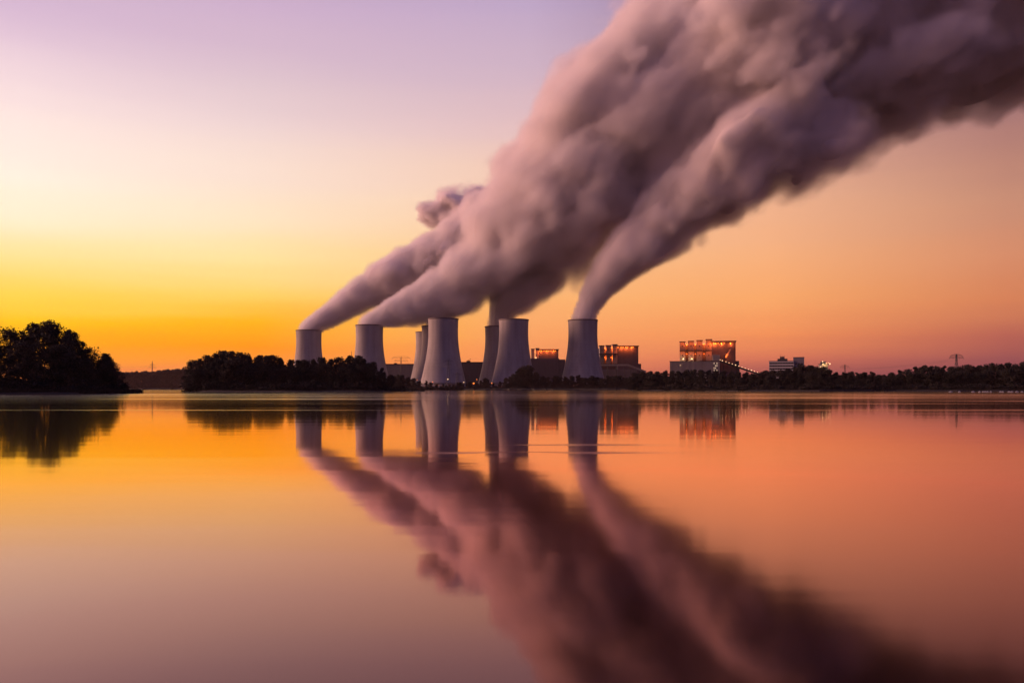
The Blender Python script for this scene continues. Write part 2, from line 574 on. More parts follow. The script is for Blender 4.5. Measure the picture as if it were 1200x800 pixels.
# ------------------------------------------------------------------ power station buildings
class Site:
    """A building thing placed at the middle of its front edge, its parts given in photo pixels at its distance."""
    def __init__(self, name, px, Y, label, cat, group=None):
        self.Y, self.ox = Y, X(px, Y)
        self.root = thing(name, (self.ox, Y, 0), label, cat, group)
    def x(self, px): return X(px, self.Y) - self.ox
    def z(self, py): return Z(py, self.Y)
    def block(self, name, px0, px1, top, bot, y0, y1, m, parent=None, bev=0.15):
        bm = bmesh.new()
        box(bm, self.x(px0), self.x(px1), y0, y1, self.z(bot) if bot is not None else -0.5, self.z(top), bev)
        return obj(name, bm, m, parent or self.root)
    def lamp(self, px, py, y, m, r=0.9, parent=None):
        bm = bmesh.new()
        bmesh.ops.create_icosphere(bm, subdivisions=2, radius=r, matrix=Matrix.Translation((self.x(px), y, self.z(py))) @ Matrix.Diagonal((1, 1, .7, 1)))
        bar(bm, (self.x(px), y, self.z(py) + r * .6), (self.x(px), y, self.z(py) + r * 1.1), .25)
        return obj('lamp', bm, m, parent or self.root, True)
    def glow(self, px, py, y, watts, color=(1, .14, .02), r=1.0):
        d = bpy.data.lights.new('lamp_light', 'POINT')
        d.energy = watts * 2.2
        d.color = color
        d.shadow_soft_size = r
        o = bpy.data.objects.new('lamp_light', d)
        COL.objects.link(o)
        o.parent = self.root
        o.visible_glossy = False      # the modelled lamp itself is what the water mirrors
        o.location = (self.x(px), y, self.z(py))
        return o

# --- the nearest boiler house, right
s = Site('boiler_house', 824, 1520, 'biggest boiler house, standing alone right of the cooling towers, with four lit stair shafts', 'power station', 'boiler houses of the power station')
s.block('hall', 786.2, 842.5, 424, None, -26, -1, M_conc)
s.block('parapet', 785.8, 842.9, 423.3, 424, -26.5, -0.6, M_roofm)
s.block('hall_tower', 834.5, 842.7, 416.5, 424, -22, -1, M_conc)
s.block('boiler_block', 834.2, 860.6, 400.6, None, 0, 75, M_cladding)
s.block('roof', 833.2, 861.4, 399.6, 400.6, -2.5, 76, M_roofm)
s.block('rear_block', 799.0, 834.0, 403.2, None, 14, 24, M_cladding)
s.block('annex', 860.8, 864.6, 423, None, 4, 60, M_cladding)
s.block('gallery_beam', 797, 834.0, 410.2, 411.6, -3.5, -0.5, M_roofm)
for a, b, top in ((797, 803.2, 400.6), (806.8, 813.2, 400.0), (816.5, 823, 399.2), (827, 833.8, 398.3)):
    sh = s.block('stair_shaft', a, b, top, 424.0, 0, 13.5, M_shaftc)
    s.block('cap', a - .4, b + .5, top - .9, top, -0.8, 14.5, M_roofm, sh)
    for k in range(3):
        yy = 404.5 + k * 5.5
        s.block('slit_window', (a + b) / 2 - .5, (a + b) / 2 + .5, yy, yy + 1.6, -0.15, 0.2, M_glass, sh, 0)
for a, py, w in ((805, 403.6, 5200), (814.9, 403.4, 5200), (825, 403.0, 7500), (805, 414, 2600), (814.9, 414, 3000), (825, 414.2, 2600)):
    s.lamp(a, py, 9.0, M_lampO, 1.1 if py < 410 else .7)
    s.glow(a, py + .8, 7.0, w)
for a, r in ((832, 1.2), (835.4, 1.2), (838, 1.4), (841, 1.1), (844.5, 1.3), (848, .7), (854.8, 1.5)):
    s.lamp(a, 402.6, -2.2, M_lampO, r)
for a, w in ((837, 9000), (845, 7000), (855, 6000)):
    s.glow(a, 403.6, -4.0, w)
for a, py in ((801.4, 420.5), (811, 420.4)):
    s.lamp(a, py, -3.5, M_lampW, 1.0)
    s.glow(a, py, -5.0, 1200, (1, .6, .3))
s.lamp(798.3, 428.2, -26.6, M_lampW, .6)
for a in (800, 810, 819.8, 830.4):
    s.glow(a, 402.6, -6, 1500)
    s.glow(a, 413.5, -6, 1100)
_a = math.atan2(s.ox, s.Y)
s.root.rotation_euler.z = -_a
bm = bmesh.new()                                                        # sloping coal chute, lit from below
for q in ((857.5, 407.5, 848.5, 419.5),):
    bar(bm, (s.x(q[0]) - 3, -4, s.z(q[1])), (s.x(q[2]) + 1.0, -4, s.z(q[3])), 4.2, 3.0)
obj('coal_chute', bm, M_shaftc, s.root)
s.glow(851, 417.5, -11, 4200)
for k in range(4):
    for j in range(3):
        fr = s.block('window', 835.6 + j * 1.6, 836.7 + j * 1.6, 425.6 + k * 2.7, 426.9 + k * 2.7, -26.4, -25.9, M_win if (k + j) % 3 != 1 else M_glass, None, 0)
for k in range(7):
    s.block('pilaster', 788 + k * 6.4, 788.7 + k * 6.4, 424.6, None, -26.7, -26.02, M_conc, None, 0)

# --- the inclined conveyor coming down to the right of it
cv = Site('conveyor_gallery', 866, 1500, 'long conveyor gallery sloping down beside the biggest boiler house, string of lamps along it', 'conveyor')
bm = bmesh.new()
bar(bm, (cv.x(841), 0, cv.z(422.4)), (cv.x(890), 0, cv.z(438.6)), 3.2, 3.2)
obj('gallery', bm, M_roofm, cv.root)
for a in (848, 857, 866, 875, 884):
    t = (a - 841) / 49
    z1 = cv.z(422.4 + 16.2 * t)
    bm = bmesh.new()
    for sy in (-1.6, 1.6):
        bar(bm, (cv.x(a) - 1.6, sy * 2, 0), (cv.x(a), sy, z1), .5)
        bar(bm, (cv.x(a) + 1.6, sy * 2, 0), (cv.x(a), sy, z1), .5)
    obj('trestle', bm, M_steel, cv.root)
for i, a in enumerate((843.2, 846, 850.2, 853.8, 857.6, 861.5, 865.2, 869, 872.8, 876.5, 880, 883.4, 887.2)):
    t = (a - 841) / 49
    cv.lamp(a, 420.9 + 16.2 * t, -2.6, M_lampW, 1.05 if i in (0, 1, 5, 10) else .8)

# --- second boiler house, right of the lone tower
s = Site('boiler_house', 727, 1700, 'second boiler house, partly hidden by the lone cooling tower, sloping bridge at its foot', 'power station', 'boiler houses of the power station')
s.block('boiler_block', 723.6, 748, 405.8, None, 0, 75, M_cladding)
s.block('roof', 722.8, 748.7, 404.9, 405.8, -2.5, 76, M_roofm)
s.block('rear_block', 701, 723.4, 408.0, None, 14, 24, M_cladding)
s.block('annex', 748.2, 751.6, 426, None, 4, 60, M_cladding)
s.block('gallery_beam', 702, 723.4, 414.2, 415.6, -3.5, -0.5, M_roofm)
for a, b, top in ((702.7, 708, 405.6), (710.4, 716, 405.2), (718, 723.4, 404.2)):
    sh = s.block('stair_shaft', a, b, top, 426, 0, 13.5, M_shaftc)
    s.block('cap', a - .4, b + .5, top - 1.0, top, -0.8, 14.5, M_roofm, sh)
    for k in range(2):
        s.block('slit_window', (a + b) / 2 - .45, (a + b) / 2 + .45, 409 + k * 8, 410.5 + k * 8, -0.15, 0.2, M_glass, sh, 0)
for a, py, w in ((709.2, 408, 5200), (717, 407.5, 6000), (709.2, 418.5, 3000), (717, 418.5, 3000), (705.5, 420, 1500)):
    s.lamp(a, py, 9.0, M_lampO, .9)
    s.glow(a, py + .8, 7.0, w)
for a in (724, 727.5, 730, 733, 735.4, 739.5, 741.5):
    s.lamp(a, 407.1, -2.2, M_lampO, 1.2)
for a, w in ((728, 7000), (734, 7000), (740, 6000)):
    s.glow(a, 408.3, -4.5, w)
s.block('low_block', 702, 745, 433, None, -14, -1, M_cladding2)

cv = Site('coal_bridge', 730, 1640, 'low coal bridge running level then down at the foot of the second boiler house', 'conveyor')
bm = bmesh.new()
bar(bm, (cv.x(703), 0, cv.z(427.6)), (cv.x(736), 0, cv.z(427.6)), 3.2, 3.6)
bar(bm, (cv.x(735.6), 0.02, cv.z(427.5)), (cv.x(757), 0.02, cv.z(435.6)), 3.2, 3.6)
obj('gallery', bm, M_conc, cv.root)
for a, dx in ((712, 0), (722, 0), (731, 5), (738, 6), (745, 3)):
    bm = bmesh.new()
    top = 428.5 if a < 736 else 428.5 + (a - 736) * .38
    bar(bm, (cv.x(a) + dx, -1.5, 0), (cv.x(a), -1.5, cv.z(top)), 1.0)
    bar(bm, (cv.x(a) + dx, 1.5, 0), (cv.x(a), 1.5, cv.z(top)), 1.0)
    obj('trestle', bm, M_steel, cv.root)

# --- third boiler house between the pair and the lone tower
s = Site('boiler_house', 640, 1820, 'third and smallest looking boiler house, between the central pair and the lone cooling tower', 'power station', 'boiler houses of the power station')
s.block('boiler_block', 631.8, 654.4, 409.8, 420, 0, 75, M_cladding)
s.block('roof', 631.2, 655, 409.0, 409.8, -2.5, 76, M_roofm)
s.block('lower_block', 622, 655.2, 420, None, -4, 76, M_cladding)
s.block('wing', 655.4, 662.4, 421, None, 0, 60, M_cladding)
for a, b, top in ((622.6, 626.2, 409.4), (628, 631.6, 408.6)):
    sh = s.block('stair_shaft', a, b, top, 420, 0, 13.5, M_shaftc)
    s.block('cap', a - .4, b + .5, top - .9, top, -0.8, 14.5, M_roofm, sh)
for a in (632, 634.5, 637.5, 640, 643, 645.5, 649, 650.8):
    s.lamp(a, 411.2, -2.2, M_lampO, 1.2)
for a, w in ((634, 7000), (641, 7000), (648, 7000)):
    s.glow(a, 412.2, -4.5, w)
s.lamp(627.2, 411.8, 6, M_lampO, .8)
s.glow(627.2, 412.5, 4, 3500)
s.lamp(628, 419.2, -1.5, M_lampW, 1.5)

# --- long turbine halls between the towers
s = Site('turbine_hall', 468, 1660, 'long flat roofed hall showing between the island and the trio of towers', 'hall')
s.block('wall', 436, 492, 427.4, None, 0, 60, M_cladding2)
s.block('roof', 435.6, 492.4, 426.2, 427.4, -.8, 60.8, M_roofm)
s.block('roof_vent', 461, 464, 425.0, 426.2, 10, 16, M_roofm)
s = Site('turbine_hall', 556, 1700, 'dark flat roofed hall in the gap between the trio and the central pair', 'hall')
s.block('wall', 535, 580, 425.0, None, 0, 60, M_cladding)
s.block('roof', 534.6, 580.4, 424.0, 425.0, -.8, 60.8, M_roofm)
s.block('roof_hut', 546.5, 551, 422.4, 424.0, 5, 14, M_roofm)
bm = bmesh.new()
bar(bm, (s.x(548), 9, s.z(422)), (s.x(551.8), 9, s.z(420.2)), .8)
obj('crane_arm', bm, M_steel, s.root)
bm = bmesh.new()
bar(bm, (s.x(578), -40, -1), (s.x(578), -40, s.z(419)), 3.4, n=12)
obj('chimney', bm, M_roofm, s.root)

# --- office block on the right
s = Site('office_block', 920, 900, 'pale office block with dark window bands standing above the right shore trees', 'office building')
s.block('wall', 902, 929.6, 423.2, None, 0, 14, M_white, None, .05)
s.block('roof', 901.7, 929.8, 422.7, 423.2, -.25, 14.3, M_roofm)
for k in range(5):
    w = s.block('window_band', 902.3, 929.3, 424.6 + 3.25 * k, 426.3 + 3.25 * k, -0.12, 0.3, M_glass, None, 0)
    for j in range(10):
        xx = 902.6 + 26.4 * j / 9
        s.block('mullion', xx - .08, xx + .08, 424.7 + 3.25 * k, 426.2 + 3.25 * k, -.22, -.11, M_white, w, 0)
s.block('stair_core', 929.0, 941, 419.0, None, 2, 12, M_cladding2, None, .05)
s.block('core_roof', 928.8, 941.3, 418.4, 419.0, 1.7, 12.3, M_roofm)
for k in range(3):
    s.block('side_window', 931 + k * 3.2, 933 + k * 3.2, 425.5, 427.2, 1.8, 2.2, M_glass, None, 0)
s.block('roof_hut', 911.4, 922.6, 420.0, 422.7, 3, 10, M_roofm)
s.block('hut_top', 914.2, 919.4, 417.6, 420.0, 4, 9, M_roofm)
bm = bmesh.new()
for a, t in ((914.8, 415.4), (917.2, 416.4), (919, 415.8)):
    bar(bm, (s.x(a), 6, s.z(417.7)), (s.x(a), 6, s.z(t)), .22)
bar(bm, (s.x(914), 6, s.z(416.2)), (s.x(919.6), 6, s.z(416.2)), .15)
obj('antenna', bm, M_steel, s.root)
_a = math.atan2(s.ox, s.Y)                    # it faces the lake square on
s.root.rotation_euler.z = -_a

# --- small lit transfer tower behind the right shore trees
s = Site('transfer_tower', 967, 1300, 'small floodlit tower peeping over the trees right of the office block', 'industrial tower')
s.block('wall', 962.4, 970.4, 426.8, None, 0, 12, M_conc)
s.block('roof', 961.8, 971, 426.2, 426.8, -.6, 12.6, M_roofm)
s.block('head_house', 963.6, 968.4, 423.4, 426.2, 2, 9, M_cladding)
for a, py, r in ((963.4, 423.6, .9), (963.9, 426.6, .9), (967.6, 425.8, .8), (972, 426.2, 1.1), (960.8, 429.8, .9), (970.2, 425, .6)):
    s.lamp(a, py, -1.4, M_lampW, r)
s.glow(966, 426, -5, 1600, (1, .55, .2))
bm = bmesh.new()
bar(bm, (s.x(970.2), 0, s.z(428)), (s.x(972.2), -1.2, s.z(427.2)), .3)
bar(bm, (s.x(962.6), 0, s.z(430)), (s.x(960.6), -1.2, s.z(430.6)), .3)
obj('bracket', bm, M_steel, s.root)

# ------------------------------------------------------------------ pylons and power lines
def pylon(px, top, Y, arms, label, base=2.0, spread=3.2, w=0.34, arch=False, name='power_pylon'):
    x = X(px, Y)
    root = thing(name, (x, Y, base), label, 'pylon', 'power pylons')
    H = Z(top, Y) - base
    bm = bmesh.new()
    n = 9
    def corner(t, k):
        r = spread * (1 - t) ** 1.3 + 0.55
        return Vector((r * (1 if k in (0, 3) else -1), r * (1 if k < 2 else -1), H * t))
    for k in range(4):
        for i in range(n):
            bar(bm, corner(i / n, k), corner((i + 1) / n, k), w)
    for i in range(n):
        for k in range(4):
            bar(bm, corner(i / n, k), corner((i + 1) / n, (k + 1) % 4), w * .55)
            bar(bm, corner(i / n, (k + 1) % 4), corner((i + 1) / n, k), w * .55)
    obj('mast', bm, M_steel, root)
    tips = []
    for (row, half, rise) in arms:
        z = Z(row, Y) - base
        hw = half / F * Y
        bm = bmesh.new()
        m = 10
        prev = None
        for j in range(-m, m + 1):
            u = j / m
            lo = Vector((hw * u, 0, z))
            hi = Vector((hw * u, 0, z + rise * (math.sqrt(max(0, 1 - u * u)) if arch else (1 - abs(u)))))
            if prev:
                bar(bm, prev[0], lo, w)
                bar(bm, prev[1], hi, w)
                bar(bm, prev[0], hi, w * .5)
            prev = (lo, hi)
        obj('cross_arm', bm, M_steel, root)
        for u in (-1, -.5, .5, 1):
            bm = bmesh.new()
            bar(bm, (hw * u, 0, z), (hw * u, 0, z - 1.8), .25)
            obj('insulator', bm, M_steel, root)
            tips.append(Vector((x + hw * u, Y, base + z - 1.8)))
    return tips

def wires(ta, tb, sag, label, r=0.07):
    bm = bmesh.new()
    for a, b in zip(ta, tb):
        prev = None
        for i in range(25):
            t = i / 24
            p = a.lerp(b, t)
            p.z -= sag * 4 * t * (1 - t)
            if prev:
                bar(bm, prev, p, r, n=4)
            prev = p
    o = obj('power_line', bm, M_steel)
    tag(o, label, 'power line')

tp = pylon(1120.6, 415, 1040, [(419.4, 8.0, 5.0)], 'lattice pylon with one lens shaped cross arm above the right shore trees', arch=True)
tq = pylon(990, 427, 1500, [(430.5, 5.5, 4.0)], 'distant small lattice pylon barely clearing the trees right of the floodlit tower', arch=True, w=.22)
wires(tp, tq, 4, 'thin wires sagging from the lens armed pylon down to the left')
tz = [v + Vector((520, 60, 10)) for v in tp]
pl = pylon(178.6, 423, 2860, [(427.5, 3.2, 4.5), (430.5, 5.0, 4.5)], 'slim lattice pylon rising from the far forest on the left', w=.36, spread=3.2)
tk = pylon(137, 424.5, 2900, [(427, 4.5, 3.0), (430, 6, 3.0)], 'faint distant pylon beside the tip of the left bank trees', w=.3)
wires(pl, tk, 8, 'thin wires over the far forest beside the left bank trees')
t2 = pylon(470, 418, 1560, [(419.5, 10.5, 3.5), (423, 8, 3.0)], 'wide armed lattice pylon in front of the long hall left of the trio', arch=True, w=.24)
t3 = pylon(525.5, 422, 1150, [(423.4, 5.6, 2.6), (427, 4.0, 2.0)], 'lattice pylon standing in front of the big front tower of the trio', w=.2)
t4 = pylon(536, 436, 1120, [(438.6, 4.5, 1.6)], 'small squat pylon at the foot of the big front tower', w=.2, spread=2)
wires(t2, t3, 6, 'thin wires crossing in front of the trio of cooling towers')

# thin mast by the second tower
bm = bmesh.new()
b0 = P(412, 411.5, 1250)
bar(bm, (b0.x, b0.y, 1.5), b0, .4, n=8)
bar(bm, b0 + Vector((-1, 0, -2)), b0 + Vector((1, 0, -2)), .25)
tag(obj('radio_mast', bm, M_steel), 'thin bare mast poking above the island trees just left of the second tower', 'mast')

# street lamps along the works road in front of the towers
LAMPS = [(489, 445.2, M_lampO, .6, 'dim orange street lamp at the left foot of the trio of towers'),
         (507, 447.8, M_lampO, .8, 'orange street lamp low in front of the left edge of the big front tower'),
         (525, 444.4, M_lampW, 1.1, 'tall white street lamp in front of the middle of the big front tower'),
         (543.6, 448, M_lampW, .9, 'white street lamp at the right foot of the big front tower'),
         (555.2, 449.2, M_lampO, 1.5, 'brightest orange street lamp in the gap between trio and central pair'),
         (558.8, 444.6, M_lampO, .8, 'raised orange street lamp just above the brightest one'),
         (552, 449.4, M_lampO, .7, 'small orange lamp immediately left of the brightest street lamp'),
         (572.4, 449, M_lampO, .8, 'orange street lamp at the foot of the rear tower of the central pair'),
         (576.3, 449, M_lampO, .9, 'orange street lamp at the left foot of the front tower of the central pair')]
for px, py, m, r, label in LAMPS:
    Y = 1150
    p = P(px, py, Y)
    root = thing('street_lamp', (p.x, Y, 2.0), label, 'street lamp', 'street lamps below the cooling towers')
    bm = bmesh.new()
    h = p.z - 2.0
    bar(bm, (0, 0, 0), (0, 0, h + .6), .22, n=8)
    bar(bm, (0, 0, h + .6), (0, -1.6, h + .8), .18, n=6)
    obj('post', bm, M_steel, root)
    bm = bmesh.new()
    bmesh.ops.create_icosphere(bm, subdivisions=2, radius=r * .8, matrix=Matrix.Translation((0, -1.6, h + .2)) @ Matrix.Diagonal((1, 1, .6, 1)))
    obj('lamp_head', bm, m, root, True)

# ------------------------------------------------------------------ trees
def leaf_mesh(name, centres, spread, count, size, m, zmin=-1e9):
    """Many small leaf-sized quads round the given clump centres."""
    C = np.asarray(centres)
    k = RNG.integers(0, len(C), count)
    d = RNG.normal(size=(count, 3))
    d /= np.linalg.norm(d, axis=1)[:, None] + 1e-9
    rad = RNG.random(count) ** 0.5
    pos = C[k, :3] + d * (rad * C[k, 3])[:, None] * np.array([1, 1, .8]) * spread
    pos = pos[pos[:, 2] > zmin]
    n = len(pos)
    a = RNG.normal(size=(n, 3)); a /= np.linalg.norm(a, axis=1)[:, None]
    b = RNG.normal(size=(n, 3)); b -= a * (a * b).sum(1)[:, None]; b /= np.linalg.norm(b, axis=1)[:, None]
    s = size * (0.6 + 0.8 * RNG.random(n))[:, None]
    v = np.stack([pos - a * s, pos + b * s * .55, pos + a * s, pos - b * s * .55], 1).reshape(-1, 3)
    me = bpy.data.meshes.new(name)
    me.from_pydata(v.tolist(), [], np.arange(n * 4).reshape(-1, 4).tolist())
    me.materials.append(m)
    return me

def limb(bm, pts, r0, r1, n=7):
    rings = []
    for i, p in enumerate(pts):
        t = i / (len(pts) - 1)
        r = r0 * (1 - t) + r1 * t
        d = (pts[min(i + 1, len(pts) - 1)] - pts[max(i - 1, 0)]).normalized()
        q = d.to_track_quat('Z', 'Y').to_matrix()
        rings.append([bm.verts.new(p + q @ Vector((math.cos(2 * math.pi * k / n) * r, math.sin(2 * math.pi * k / n) * r, 0))) for k in range(n)])
    for a, b in zip(rings[:-1], rings[1:]):
        for k in range(n):
            bm.faces.new((a[k], a[(k + 1) % n], b[(k + 1) % n], b[k]))
    bm.faces.new(rings[-1])

def make_tree_proto(seed, width, low, leaves, leaf, clumps, open_=0.0, m=None):
    """Trunk and crown meshes for a tree 10 m high, WIDTH its crown width, LOW where the crown begins."""
    rnd = random.Random(seed)
    bm = bmesh.new()
    top = Vector((rnd.uniform(-.4, .4), rnd.uniform(-.4, .4), 8.6))
    trunk = [Vector((0, 0, -.4)), Vector((rnd.uniform(-.1, .1), rnd.uniform(-.1, .1), 2.2)), Vector((rnd.uniform(-.25, .25), rnd.uniform(-.25, .25), 4.8)), top]
    limb(bm, trunk, .26, .04, 9)
    cs = []
    for i in range(clumps):
        t = (i + .5) / clumps
        z = low + (9.6 - low) * (0.06 + 0.94 * t)
        u = (z - low) / (10 - low)
        prof = math.sin(math.pi * min(1, (0.26 + 0.74 * u)) ** .9) ** .6
        a = rnd.uniform(0, 2 * math.pi)
        rr = width / 2 * prof * (rnd.uniform(.35, .95) if rnd.random() > .25 else rnd.uniform(0, .4))
        c = Vector((math.cos(a) * rr, math.sin(a) * rr, z))
        cr = rnd.uniform(.65, 1.25) * width / 6.0
        cs.append((c.x, c.y, min(c.z, 10 - cr * .55), cr))
        if rnd.random() < .7:
            b = Vector((0, 0, max(1.2, min(z * .62, 6.5))))
            mid = b.lerp(c, .55) + Vector((0, 0, .25))
            limb(bm, [b, mid, c], .085, .02, 5)
    # loose sprays beyond the clumps
    for i in range(int(clumps * .6)):
        c = cs[rnd.randrange(len(cs))]
        cs.append((c[0] * rnd.uniform(1.0, 1.22), c[1] * rnd.uniform(1.0, 1.22), min(9.9, c[2] + rnd.uniform(-.3, .5)), c[3] * rnd.uniform(.25, .5)))
    me_t = bpy.data.meshes.new('trunk')
    bm.to_mesh(me_t)
    bm.free()
    me_t.materials.append(M_bark)
    me_c = leaf_mesh('crown', cs, 1.0, leaves, leaf, m)
    return me_t, me_c

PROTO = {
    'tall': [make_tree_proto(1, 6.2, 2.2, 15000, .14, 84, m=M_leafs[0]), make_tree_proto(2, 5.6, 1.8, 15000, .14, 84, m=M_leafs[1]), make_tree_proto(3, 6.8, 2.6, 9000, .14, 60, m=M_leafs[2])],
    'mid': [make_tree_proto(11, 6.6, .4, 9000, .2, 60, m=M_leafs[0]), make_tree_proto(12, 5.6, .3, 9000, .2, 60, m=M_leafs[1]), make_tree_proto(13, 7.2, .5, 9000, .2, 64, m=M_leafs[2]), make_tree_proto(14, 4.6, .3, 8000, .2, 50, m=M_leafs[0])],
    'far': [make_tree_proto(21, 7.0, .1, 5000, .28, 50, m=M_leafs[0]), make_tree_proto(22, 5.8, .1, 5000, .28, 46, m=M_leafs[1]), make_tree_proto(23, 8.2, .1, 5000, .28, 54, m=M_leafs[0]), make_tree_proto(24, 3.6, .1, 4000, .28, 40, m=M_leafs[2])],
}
def shrub_proto(seed, m):
    rnd = random.Random(seed)
    cs = []
    for i in range(16):
        a = rnd.uniform(0, 6.28); r = rnd.uniform(0, 1.5)
        cs.append((math.cos(a) * r, math.sin(a) * r, rnd.uniform(.1, 1.75 - .5 * r), rnd.uniform(.4, .7)))
    return leaf_mesh('shrub', cs, 1.0, 1500, .17, m)
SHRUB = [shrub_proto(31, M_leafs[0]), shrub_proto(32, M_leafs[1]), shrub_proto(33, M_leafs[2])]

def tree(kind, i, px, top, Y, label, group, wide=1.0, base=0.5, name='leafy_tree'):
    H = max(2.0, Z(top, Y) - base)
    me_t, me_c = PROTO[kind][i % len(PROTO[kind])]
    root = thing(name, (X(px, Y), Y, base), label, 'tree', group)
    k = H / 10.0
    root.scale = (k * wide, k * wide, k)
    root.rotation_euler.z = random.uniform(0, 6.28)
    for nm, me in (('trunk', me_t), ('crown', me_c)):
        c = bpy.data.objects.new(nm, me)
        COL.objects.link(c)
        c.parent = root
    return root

def shrub(px, Y, h, label, group, base=0.4, wide=1.0):
    o = bpy.data.objects.new('shrub', random.choice(SHRUB))
    COL.objects.link(o)
    o.location = (X(px, Y), Y, base)
    k = h / 2.2
    o.scale = (k * wide, k * wide, k)
    o.rotation_euler.z = random.uniform(0, 6.28)
    tag(o, label, 'shrub', group)
    return o

# --- left bank: nine trees, each told apart
g = 'trees on the left bank'
LEFT = [
    (60, 376.5, 262, 0, .98, 'tallest tree of the left bank, round loose crown with sky showing through it'),
    (38, 379, 275, 1, .85, 'tree leaning against the left flank of the tallest left bank tree'),
    (12, 384, 268, 2, 1.0, 'broad tree nearest the picture edge in the back row of the left bank'),
    (-18, 384, 262, 0, 1.0, 'tree cut by the left edge of the picture on the left bank'),
    (84, 387, 270, 1, .9, 'tree just right of the tallest one on the left bank, its crown a little lower'),
    (104, 407, 272, 2, 1.15, 'low broad tree on the right slope of the left bank trees'),
    (123, 414, 276, 1, 1.0, 'last full tree at the right end of the left bank'),
    (28, 400, 246, 2, 1.25, 'wide front tree at the water on the left bank below the tallest one'),
    (72, 404, 252, 0, 1.3, 'wide front tree at the water on the left bank right of the other front tree'),
    (-10, 404, 246, 1, 1.3, 'wide front tree by the water at the left picture edge'),
    (100, 420, 260, 1, 1.3, 'short bushy front tree low on the right slope of the left bank'),
]
for px, top, Y, i, w, label in LEFT:
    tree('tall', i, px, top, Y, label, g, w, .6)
for i in range(26):
    px = -20 + i * 6.1 + random.uniform(-2, 2)
    Y = np.interp(px, [-30, 0, 90, 137], [236, 238, 247, 270]) + random.uniform(1, 6)
    hh = random.uniform(3.2, 6.5) if px < 118 else random.uniform(3.0, 5.2)
    shrub(px, Y, hh, 'dark rounded shrub at the water edge under the left bank trees', 'shrubs along the left bank', wide=1.15)
tree('tall', 0, 130, 422.5, 272, 'narrow tree closing the right end of the left bank tree mass like a wall', g, 1.25, .6)
shrub(134, 270, 7.0, 'tall shrub under the narrow end tree of the left bank', 'shrubs along the left bank', wide=.7)
shrub(138, 274, 5.6, 'outermost shrub on the tip of the left bank, overhanging the low spit', 'shrubs along the left bank', wide=.8)

# --- wooded island in the middle
g = 'trees on the wooded island'
prof_x = [220, 225, 232, 245, 258, 275, 288, 298, 310, 322, 335, 350, 365, 378, 388, 396, 408, 424, 436, 448, 456, 463]
prof_y = [436, 423, 420, 415, 411, 411.5, 414, 418, 415.5, 417, 420.5, 421, 420, 417.5, 421.5, 420, 416, 418, 424, 430, 436, 447]
isl = {226: 'leftmost tree of the wooded island, its crown overhanging the water', 258: 'highest domed tree on the left part of the wooded island',
       408: 'high tree on the wooded island left of the second cooling tower', 458: 'rightmost tree of the wooded island, sloping down to the water'}
i = 0
px = 226.0
while px < 463:
    key = min(isl, key=lambda k: abs(k - px)) if isl else -999
    lab = isl.pop(key) if abs(key - px) < 5 else 'leafy tree in the dark back row of the wooded island'
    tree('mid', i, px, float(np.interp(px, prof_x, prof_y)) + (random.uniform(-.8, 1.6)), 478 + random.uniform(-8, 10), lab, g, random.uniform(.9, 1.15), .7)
    i += 1
    px += random.uniform(8.5, 11)
i = 0
px = 230.0
while px < 452:
    tree('mid', i + 2, px, float(np.interp(px, prof_x, prof_y)) + random.uniform(6, 13), 456 + random.uniform(-4, 6), 'lower leafy tree in the front row of the wooded island at the water', g, random.uniform(1.1, 1.4), .7)
    i += 1
    px += random.uniform(10, 14)
for i in range(44):
    px = 221 + i * 5.4 + random.uniform(-1.5, 1.5)
    Y = np.interp(px, [219, 240, 330, 440, 470], [474, 450, 438, 443, 500]) + random.uniform(1, 5)
    shrub(px, Y, random.uniform(3.5, 7) if px < 448 else random.uniform(2.5, 5), 'dark shrub along the waterline of the wooded island', 'shrubs on the wooded island', wide=1.3)
for px, Y, h in ((466, 520, 4.5), (473, 530, 3.4), (481, 540, 2.4), (489, 548, 2.0)):
    shrub(px, Y, h, 'low shrub on the bare tongue at the right end of the island', 'shrubs on the island tongue', wide=1.6)

# --- far works shore under the towers
g = 'trees along the works shore'
wx = [455, 470, 482, 490, 497, 505, 540, 562, 566, 571, 580, 590, 606, 612, 618, 624, 630, 640, 655, 664, 672, 678, 684, 694, 705, 720, 735, 745, 760]
wy = [440, 438.5, 441, 448, 443, 447.5, 448.5, 446, 441.5, 443, 448, 444, 437, 429, 427, 431, 438, 440, 440, 442, 438.5, 439, 443, 439.5, 441, 439, 441, 437, 435]
spec = {566: 'small round tree in front of the rear tower of the central pair', 618: 'big round dark tree at the lower right of the central pair of towers',
        674: 'round topped tree in front of the lone cooling tower, left of its middle', 464: 'tree on the works shore just right of the wooded island'}
i = 0
px = 458.0
while px < 764:
    key = min(spec, key=lambda k: abs(k - px)) if spec else -999
    lab = spec.pop(key) if abs(key - px) < 4 else 'small dark tree in the line along the works shore below the cooling towers'
    tree('far', i % 3, px, float(np.interp(px, wx, wy)) + random.uniform(-.8, 2.2), 1060 + random.uniform(-12, 18), lab, g, random.uniform(.95, 1.25), 1.0)
    i += 1
    px += random.choice((3.2, 4.5, 5.5, 7.5)) * random.uniform(.85, 1.15)
for i in range(62):
    px = 457 + i * 5 + random.uniform(-1.5, 1.5)
    shrub(px, 1022 + random.uniform(-6, 8) + max(0, 500 - px) * 1.6, random.uniform(4, 7), 'low dark shrub at the foot of the works shore trees', 'shrubs along the works shore', .6, 1.7)

